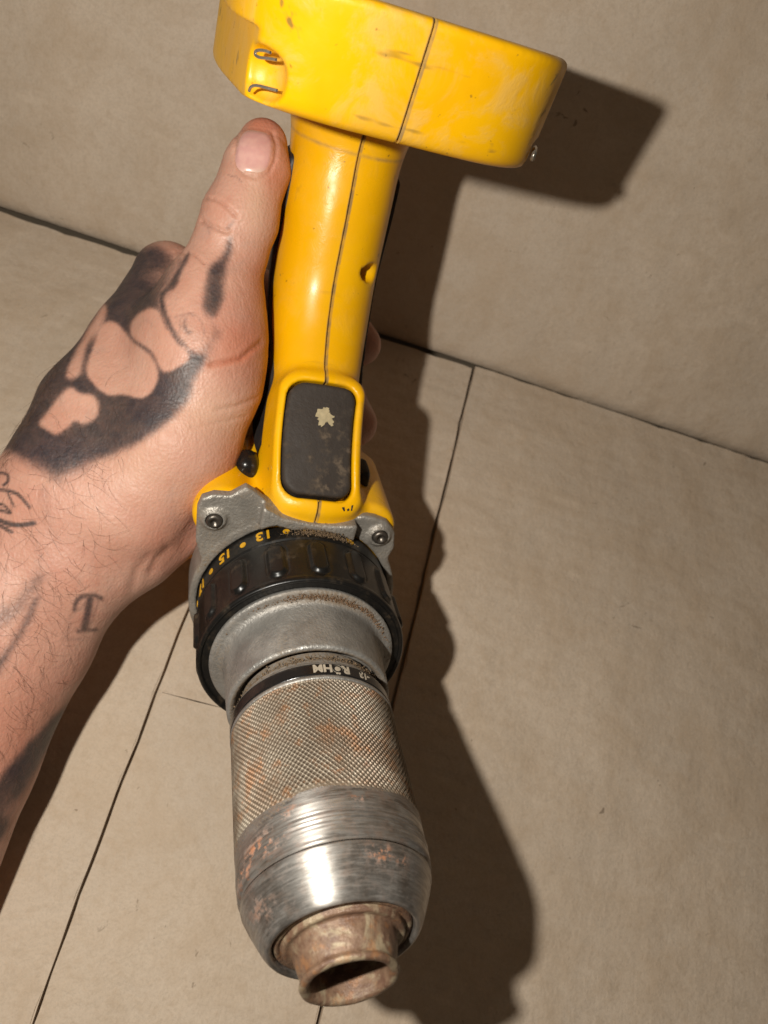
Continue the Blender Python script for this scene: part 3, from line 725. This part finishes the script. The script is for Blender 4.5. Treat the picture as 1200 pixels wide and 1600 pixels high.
DORS = [(262, 432, 26.6, 1.12), (222, 540, 25.6, 1.6), (160, 650, 24.8, 1.95), (112, 765, 24.2, 1.95)]
DORS2 = [(300, 600, 27.0, 1.6), (220, 700, 26.2, 1.9), (120, 800, 24.8, 2.0)]
ARMR = [(118, 755, 24.4, 1.90), (0, 930, 24.0, 2.25), (-110, 1180, 23.0, 2.6), (-230, 1480, 21.9, 2.9)]
ARMU = [(142, 850, 24.5, 1.72), (38, 1000, 24.3, 2.05), (-72, 1180, 23.5, 2.25), (-215, 1450, 22.2, 2.6)]
INDEX = [(262, 432, 26.8, 1.1), (330, 440, 29.6, 1.0), (450, 470, 30.6, .92), (535, 500, 29.8, .85), (562, 538, 27.6, .76)]
MIDDLE = [(240, 560, 27.2, 1.1), (330, 590, 30.0, 1.05), (440, 610, 30.8, .95), (534, 620, 29.6, .85), (553, 662, 26.8, .80)]
RING = [(250, 660, 27.2, 1.1), (320, 690, 30.2, 1.0), (420, 710, 31.2, .92), (510, 720, 30.2, .85), (540, 725, 28.0, .76)]
PINKY = [(270, 740, 27.0, 1.0), (320, 780, 29.8, .9), (400, 800, 31.2, .8), (470, 800, 31.0, .74), (510, 800, 29.6, .66)]
CRE = [  # creases: image polyline, depth, width
 ([(333, 311), (345, 316), (357, 326), (369, 338)], .07, .05), ([(315, 345), (325, 350), (338, 356), (352, 362), (358, 361)], .09, .055),
 ([(322, 310), (330, 311)], .05, .05), ([(300, 395), (312, 404), (320, 412)], .04, .04),
 ([(330, 570), (352, 566), (375, 562), (395, 545), (408, 535)], .06, .07), ([(340, 640), (370, 634), (400, 622)], .03, .06), ([(300, 668), (340, 660), (385, 650)], .02, .05),
 ([(262, 398), (278, 394), (292, 396)], .03, .05), ([(236, 893), (244, 874), (262, 858)], .05, .12), ([(206, 918), (214, 890), (232, 868)], .04, .14),
 ([(370, 212), (367, 240), (371, 262), (384, 274), (402, 278), (420, 271), (430, 250), (432, 225), (426, 208)], .045, .045),
 ([(345, 420), (352, 414), (360, 402)], .02, .05), ([(352, 372), (362, 380)], .025, .04)]
def hand_base(P):
    th = chain(P, THUMB, .25); tn = chain(P, THENAR, .4); hy = chain(P, HYPO, .4); do = chain(P, DORS, .4); d2_ = chain(P, DORS2, .4)
    ar = smin(chain(P, ARMR, .4), chain(P, ARMU, .4), 1.0)
    pl = smin(do, d2_, .8); pl = smin(pl, tn, 1.5); pl = smin(pl, hy, .35); pl = smin(pl, ar, 1.1)
    d = smin(pl, th, 1.1)
    fi = None
    for c_ in (INDEX, MIDDLE, RING, PINKY):
        s = chain(P, c_, .2); fi = s if fi is None else smin(fi, s, .08)
    return smin(d, fi, .25)
def to_px(P):
    z = -P[:, 2]; return 600 + FPX * P[:, 0] / z, 800 - FPX * P[:, 1] / z
def poly_dist(x, y, pts, closed=False):
    d = np.full(len(x), 1e9); pts = list(pts); prs = zip(pts, pts[1:] + pts[:1]) if closed else zip(pts[:-1], pts[1:])
    inside = np.zeros(len(x), bool)
    for (x0, y0), (x1, y1) in prs:
        ex, ey = x1 - x0, y1 - y0; t = np.clip(((x - x0) * ex + (y - y0) * ey) / (ex * ex + ey * ey + 1e-9), 0, 1)
        d = np.minimum(d, np.hypot(x - x0 - t * ex, y - y0 - t * ey))
        if closed:
            c = ((y0 > y) != (y1 > y)) & (x < ex * (y - y0) / (ey if abs(ey) > 1e-9 else 1e-9) + x0); inside ^= c
    return np.where(inside, -d, d) if closed else d
Vh, Qh = sdf_mesh(hand_base, (-17, -15, -33), (2.5, 12, -16), .062)
Nh = grad(hand_base, Vh)
hx, hy = to_px(Vh); front = np.clip((-(Nh * (Vh / np.linalg.norm(Vh, axis=1)[:, None])).sum(1)) * 6 + .8, 0, 1)
near = (-Vh[:, 2] < 28.0)
dep = np.zeros(len(Vh)); bul = np.zeros(len(Vh)); cre = np.zeros(len(Vh))
for pts, dp, wd in CRE:
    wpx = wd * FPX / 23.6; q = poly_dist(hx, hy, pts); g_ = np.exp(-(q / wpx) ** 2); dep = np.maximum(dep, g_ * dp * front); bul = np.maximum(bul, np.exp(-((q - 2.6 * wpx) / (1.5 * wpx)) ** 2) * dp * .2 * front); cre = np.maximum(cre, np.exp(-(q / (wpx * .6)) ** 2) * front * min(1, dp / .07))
Vh2 = Vh - Nh * ((dep - bul) * near)[:, None]
# ink
Z7 = lambda L: [(x / 2.727, 440 + y / 2.727) for x, y in L]
Z8 = lambda L: [(x / 2.963, 800 + y / 2.963) for x, y in L]
Z6 = lambda L: [(180 + x / 3.75, 160 + y / 3.75) for x, y in L]
dark = Z7([(560, -160), (700, -170), (790, -60), (735, 20), (690, 60), (700, 110), (760, 230), (830, 290), (900, 300), (880, 360), (840, 410), (825, 490), (740, 600), (640, 670), (500, 745), (400, 790), (300, 850), (230, 880), (130, 800), (40, 745), (-60, 700), (-60, 600), (200, 300), (330, 120)])
petA = Z7([(430,180),(490,165),(530,215),(570,265),(640,310),(670,370),(675,420),(640,480),(590,500),(520,475),(470,490),(420,460),(370,400),(370,350),(395,290)])
petB = Z7([(580,140),(640,110),(680,125),(700,190),(740,240),(790,280),(810,330),(770,360),(710,390),(680,370),(655,300),(610,270),(560,240),(553,190)])
petC = Z7([(440,90),(460,120),(420,220),(370,260),(355,340),(345,400),(300,420),(275,400),(310,320),(370,210),(410,140)])
petD = Z7([(240,500),(300,440),(340,480),(400,480),(425,530),(410,590),(350,610),(320,590),(290,620),(240,655),(200,630),(160,610),(200,560)])
petE = Z7([(700,60),(750,30),(790,-40),(860,-60),(900,20),(870,100),(880,200),(870,270),(800,280),(750,240),(735,180),(700,120)])
knl = Z6([(170, 1000), (300, 930), (400, 880), (410, 980), (330, 1050), (230, 1080)])
def chaikin(pts, closed, it=2):
    for _ in range(it):
        prs = list(zip(pts, pts[1:] + pts[:1])) if closed else list(zip(pts[:-1], pts[1:])); o = [] if closed else [pts[0]]
        for a, b in prs: o += [(a[0] * .75 + b[0] * .25, a[1] * .75 + b[1] * .25), (a[0] * .25 + b[0] * .75, a[1] * .25 + b[1] * .75)]
        pts = o if closed else o + [prs[-1][1]]
    return pts
def soft(d, w_): return 1 / (1 + np.exp(np.clip(d / w_, -30, 30)))
ink = soft(poly_dist(hx, hy, chaikin(dark, True), True) + 3 + 8 * np.clip((hy - 700) / 80, 0, 1), 5.0 + 9 * np.clip((hy - 690) / 90, 0, 1))
rampd = np.clip((820 - hy) / 120, .0, 1); ink *= .62 + .38 * rampd
for pt, sfd, op in ((petA, 2.2, .97), (petB, 2.2, .95), (petC, 2.6, .85), (petD, 2.6, .92), (petE, 3.0, .89), (knl, 9, .45)):
    q = poly_dist(hx, hy, chaikin(pt, True), True); ink *= 1 - op * soft(q, sfd)
    if op > .9: ink = np.maximum(ink, .66 * np.exp(-((q - 1.5) / 2.6) ** 2))
    if op > .8: ink = np.maximum(ink, .30 * np.exp(-np.clip(-q, 0, 99) / 6.5) * (q < 1))
def stroke(pts, wd, op, sft=1.5):
    global ink
    q = poly_dist(hx, hy, chaikin(pts, False)) - wd; ink = np.maximum(ink, op * soft(q, sft))
for pts, wd, op in (([(590,200),(600,170),(625,160),(650,190)],7,.35), ([(720,350),(745,310),(770,320)],7,.3), ([(790,160),(780,190),(800,220),(815,215)],5,.7), ([(750,150),(800,135),(850,150),(875,215)],2.5,.7), ([(430,410),(455,415),(470,400)],8,.22), ([(530,400),(560,410)],7,.2)):
    stroke(Z7(pts), wd / 1.6, op, 3)
stroke(Z7([(745, -20), (695, 60), (700, 120), (745, 220), (800, 285)]), 2.6, .85, 2.4); stroke(Z7([(800, 285), (860, 290), (885, 225)]), .8, .6, 2.2); stroke(Z6([(380, 1340), (375, 1270), (430, 1225), (495, 1255), (528, 1340), (505, 1410)]), .8, .75, 1.6); stroke(Z6([(405, 1280), (410, 1320), (432, 1355)]), 2.6, .75, 2); stroke(Z7([(885, 60), (905, 150), (915, 260)]), 4, .4, 6)
def fill(pts, op, sf):
    global ink
    ink = np.maximum(ink, op * soft(poly_dist(hx, hy, chaikin(pts, True), True), sf))
fill(Z6([(430, 860), (370, 960), (290, 1080), (240, 1120), (265, 1240), (345, 1400), (420, 1460), (345, 1330), (290, 1200), (292, 1120), (370, 1085), (382, 1010), (445, 900)]), .92, 2.2)
fill(Z6([(400, 940), (310, 1080), (300, 1380), (420, 1500), (560, 1500), (650, 1320), (610, 1200), (520, 1290), (440, 1200), (400, 1080)]), .26, 9)
fill(Z6([(672, 770), (700, 860), (660, 950), (640, 1060), (645, 1150), (600, 1260), (555, 1270), (505, 1225), (520, 1080), (545, 950), (600, 920), (645, 850)]), .90, 4.0)
fill(Z6([(545, 1240), (600, 1300), (640, 1330), (600, 1430), (540, 1520), (450, 1450), (530, 1400), (550, 1330)]), .55, 7)
fill(Z8([(190, 190), (205, 330), (150, 430), (60, 520), (-30, 570), (-30, 440), (80, 400), (160, 320)]), .62, 8)
stroke(Z6([(660, 740), (700, 690)]), 2.5, .6, 2); stroke(Z6([(545, 735), (550, 765)]), 3, .5, 2); stroke(Z6([(660, 425), (690, 435), (715, 432), (740, 470)]), 1.3, .7, 1.5)
stroke(Z6([(385, 940), (330, 1060), (295, 1110)]), 8, .75, 5); stroke(Z6([(510, 1240), (560, 1330), (600, 1400), (520, 1440)]), 6, .4, 6)
for pts, wd in (([(-20,885),(30,890),(80,905),(125,962)],3.0), ([(-20,1010),(60,1042),(145,1030)],4.2), ([(-20,945),(20,950),(45,985)],2.6), ([(-20,815),(30,815),(38,850),(15,868)],2.6), ([(0,1040),(50,1068)],3), ([(40,985),(0,975)],3), ([(30,895),(60,960)],2)):
    stroke(Z7(pts), wd, .95, 1.2)
stroke(Z7([(180, 870), (200, 960), (215, 1060)]), 9, .42, 9); stroke(Z7([(140, 1110), (175, 1180), (185, 1260)]), 4, .45, 7)
stroke(Z8([(190, 190), (190, 300)]), 3, .5, 5); stroke(Z8([(185, 300), (130, 380), (60, 450), (-20, 500)]), 11, .62, 7); stroke(Z8([(170, 400), (110, 540), (40, 640), (-20, 740)]), 7, .8, 5); stroke(Z8([(110, 480), (0, 600)]), 9, .3, 9)
for pts, wd, op in (([(345,455),(350,415),(380,390),(430,382),(468,400)],4.2,.85), ([(368,455),(385,428),(415,412)],2.5,.6), ([(418,400),(408,460),(390,540)],7,.85), ([(455,405),(440,460),(415,535)],3.5,.55), ([(360,552),(445,545)],3.6,.8), ([(310,590),(385,588)],5,.45), ([(330,480),(300,590)],6,.35)):
    stroke(Z8(pts), wd, op, 2.0)
band = Z8([(430, 770), (350, 850), (240, 940), (115, 1070), (10, 1200), (-60, 1300), (-60, 1620), (30, 1500), (120, 1300), (260, 1050), (380, 830)])
ink = np.maximum(ink, .95 * soft(poly_dist(hx, hy, band, True) + 2, 4)); ink = np.maximum(ink, .3 * soft(poly_dist(hx, hy, Z8([(200, 920), (130, 1010), (130, 1090), (220, 1000), (330, 870), (300, 860)]), True), 10))
ink *= 1 - .6 * soft(poly_dist(hx, hy, Z8([(60, 1330), (110, 1350), (60, 1420), (10, 1400)]), True), 8)
ink *= np.where(near, 1, .6)
red = .75 * np.exp(-((hx - 405) / 40) ** 2 - ((hy - 195) / 22) ** 2) + .55 * np.exp(-((hx - 428) / 20) ** 2 - ((hy - 270) / 40) ** 2) + .18 * np.exp(-((hx - 345) / 22) ** 2 - ((hy - 330) / 22) ** 2) + .6 * np.exp(-((hx - 375) / 40) ** 2 - ((hy - 540) / 40) ** 2) + .4 * np.exp(-((hx - 400) / 18) ** 2 - ((hy - 470) / 80) ** 2) + .35 * np.exp(-((hx - 270) / 50) ** 2 - ((hy - 850) / 40) ** 2)
red = red + .5 * np.exp(-(poly_dist(hx, hy, [(320, 572), (352, 566), (380, 560), (400, 540)]) / 6) ** 2)
red = red + .30 * np.exp(-((hx - 20) / 70) ** 2 - ((hy - 1180) / 130) ** 2)
pale = .5 * np.exp(-((hx - 400) / 18) ** 2 - ((hy - 320) / 50) ** 2) + .45 * np.exp(-((hx - 330) / 60) ** 2 - ((hy - 650) / 45) ** 2) + .3 * np.exp(-((hx - 225) / 60) ** 2 - ((hy - 730) / 50) ** 2)
HO = P3(150, 780, 24.2)                                       # wrist: origin of the hand
hand = mesh_np('hand', (Vh2 - HO), Qh, M_skin)
hand.matrix_world = Matrix.Translation(Vector(to_world(HO) * CM)) @ R3.to_4x4()
tag(hand, 'tattooed left hand and forearm gripping the yellow drill handle, thumb pointing up beside it', 'hand')
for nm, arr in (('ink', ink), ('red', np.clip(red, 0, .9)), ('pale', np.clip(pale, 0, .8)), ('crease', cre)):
    hand.data.attributes.new(nm, 'FLOAT', 'POINT').data.foreach_set('value', np.asarray(arr, np.float32))

# thumb nail: a curved plate seated on the skin
nc_ = np.array([397.5, 237.0]); ax1 = np.array([.985, .17]); ax2 = np.array([-.17, .985]); na, nr = 22, 12
pts = [tuple(nc_)]; rads = [0]
for i in range(1, nr + 1):
    for k in range(na * 2):
        a = math.pi * k / na; c_, s_ = math.cos(a), math.sin(a); e = 2 / 3.0
        x = 29 * abs(c_) ** e * (1 if c_ > 0 else -1); y = 35 * abs(s_) ** e * (1 if s_ > 0 else -1)
        p = nc_ + (ax1 * x + ax2 * y) * (i / nr); pts.append(tuple(p)); rads.append(i / nr)
d_ = np.array([ray(*p) for p in pts]); Xn, ok = march(hand_base, np.zeros((len(d_), 3)), d_, 15, 30); Nn = grad(hand_base, Xn, .15)
rads = np.array(rads); Xn = Xn + Nn * (.035 - .055 * np.clip((rads - .82) / .18, 0, 1))[:, None]
Fn = [[0, 1 + k, 1 + (k + 1) % (2 * na)] for k in range(2 * na)]
for i in range(nr - 1):
    for k in range(2 * na):
        a = 1 + i * 2 * na; b = a + 2 * na; Fn.append([a + k, b + k, b + (k + 1) % (2 * na), a + (k + 1) % (2 * na)])
nail = mesh_np('thumb_nail', Xn - HO, Fn, M_nail, hand)
py_ = np.array([p[1] for p in pts]); px_ = np.array([p[0] for p in pts]); tip = np.clip((208 - (py_ - (px_ - 397) * .17)) / 5, 0, 1) + .8 * np.clip((py_ - 256) / 14, 0, 1) ** 2
nail.data.attributes.new('tip', 'FLOAT', 'POINT').data.foreach_set('value', np.clip(tip, 0, 1).astype(np.float32))

# body hair on wrist and forearm
hs = []
while len(hs) < 300:
    x, y = random.uniform(-10, 190), random.uniform(560, 1300)
    if x > 175 - (y - 850) * .35 or y < 820 - x * 1.25 + random.uniform(-150, 40): continue
    if random.random() < max(0, (x - 60)) / 190: continue
    hs.append((x, y))
for k in range(170):                                           # fringe on the outer edge of the wrist and hand
    t_ = random.random(); hs.append((2 + 130 * t_ ** 1.2 + random.uniform(0, 12), 712 - 235 * t_ ** 1.1 + random.uniform(0, 22)))
dh = np.array([ray(*p) for p in hs]); Xh, okh = march(hand_base, np.zeros((len(dh), 3)), dh, 15, 30)
Xh = Xh[okh]; Nhh = grad(hand_base, Xh); Vq, Fq = [], []
for X0, n0 in zip(Xh, Nhh):
    dirr = np.array([random.gauss(.35, .4), random.gauss(-.6, .35), random.gauss(0, .25)]); dirr -= n0 * (dirr @ n0); dirr /= np.linalg.norm(dirr)
    L = random.uniform(.35, 1.0); curl = np.cross(n0, dirr) * random.gauss(0, .6); ptsh = []
    for s in np.linspace(0, 1, 6): ptsh.append(X0 + dirr * L * s + curl * L * s * s + n0 * (L * .32 * s * (1.25 - s)))
    P_ = np.array(ptsh); b = len(Vq)
    for i, p in enumerate(P_):
        t_ = P_[min(i + 1, 5)] - P_[max(i - 1, 0)]; t_ /= np.linalg.norm(t_); x_ = np.cross(t_, [.3, .2, .9]); x_ /= np.linalg.norm(x_); y_ = np.cross(t_, x_); rr = .0034 * (1 - .75 * i / 5)
        for k in range(3): Vq.append(p + rr * (math.cos(2.094 * k) * x_ + math.sin(2.094 * k) * y_))
    for i in range(5):
        for k in range(3): Fq.append([b + i * 3 + k, b + i * 3 + (k + 1) % 3, b + (i + 1) * 3 + (k + 1) % 3, b + (i + 1) * 3 + k])
hr = mesh_np('arm_hair', np.array(Vq) - HO, np.array(Fq), M_hair, hand, False); tag(hr, kind='stuff')
print('hand verts', len(Vh), 'housing verts', len(V))
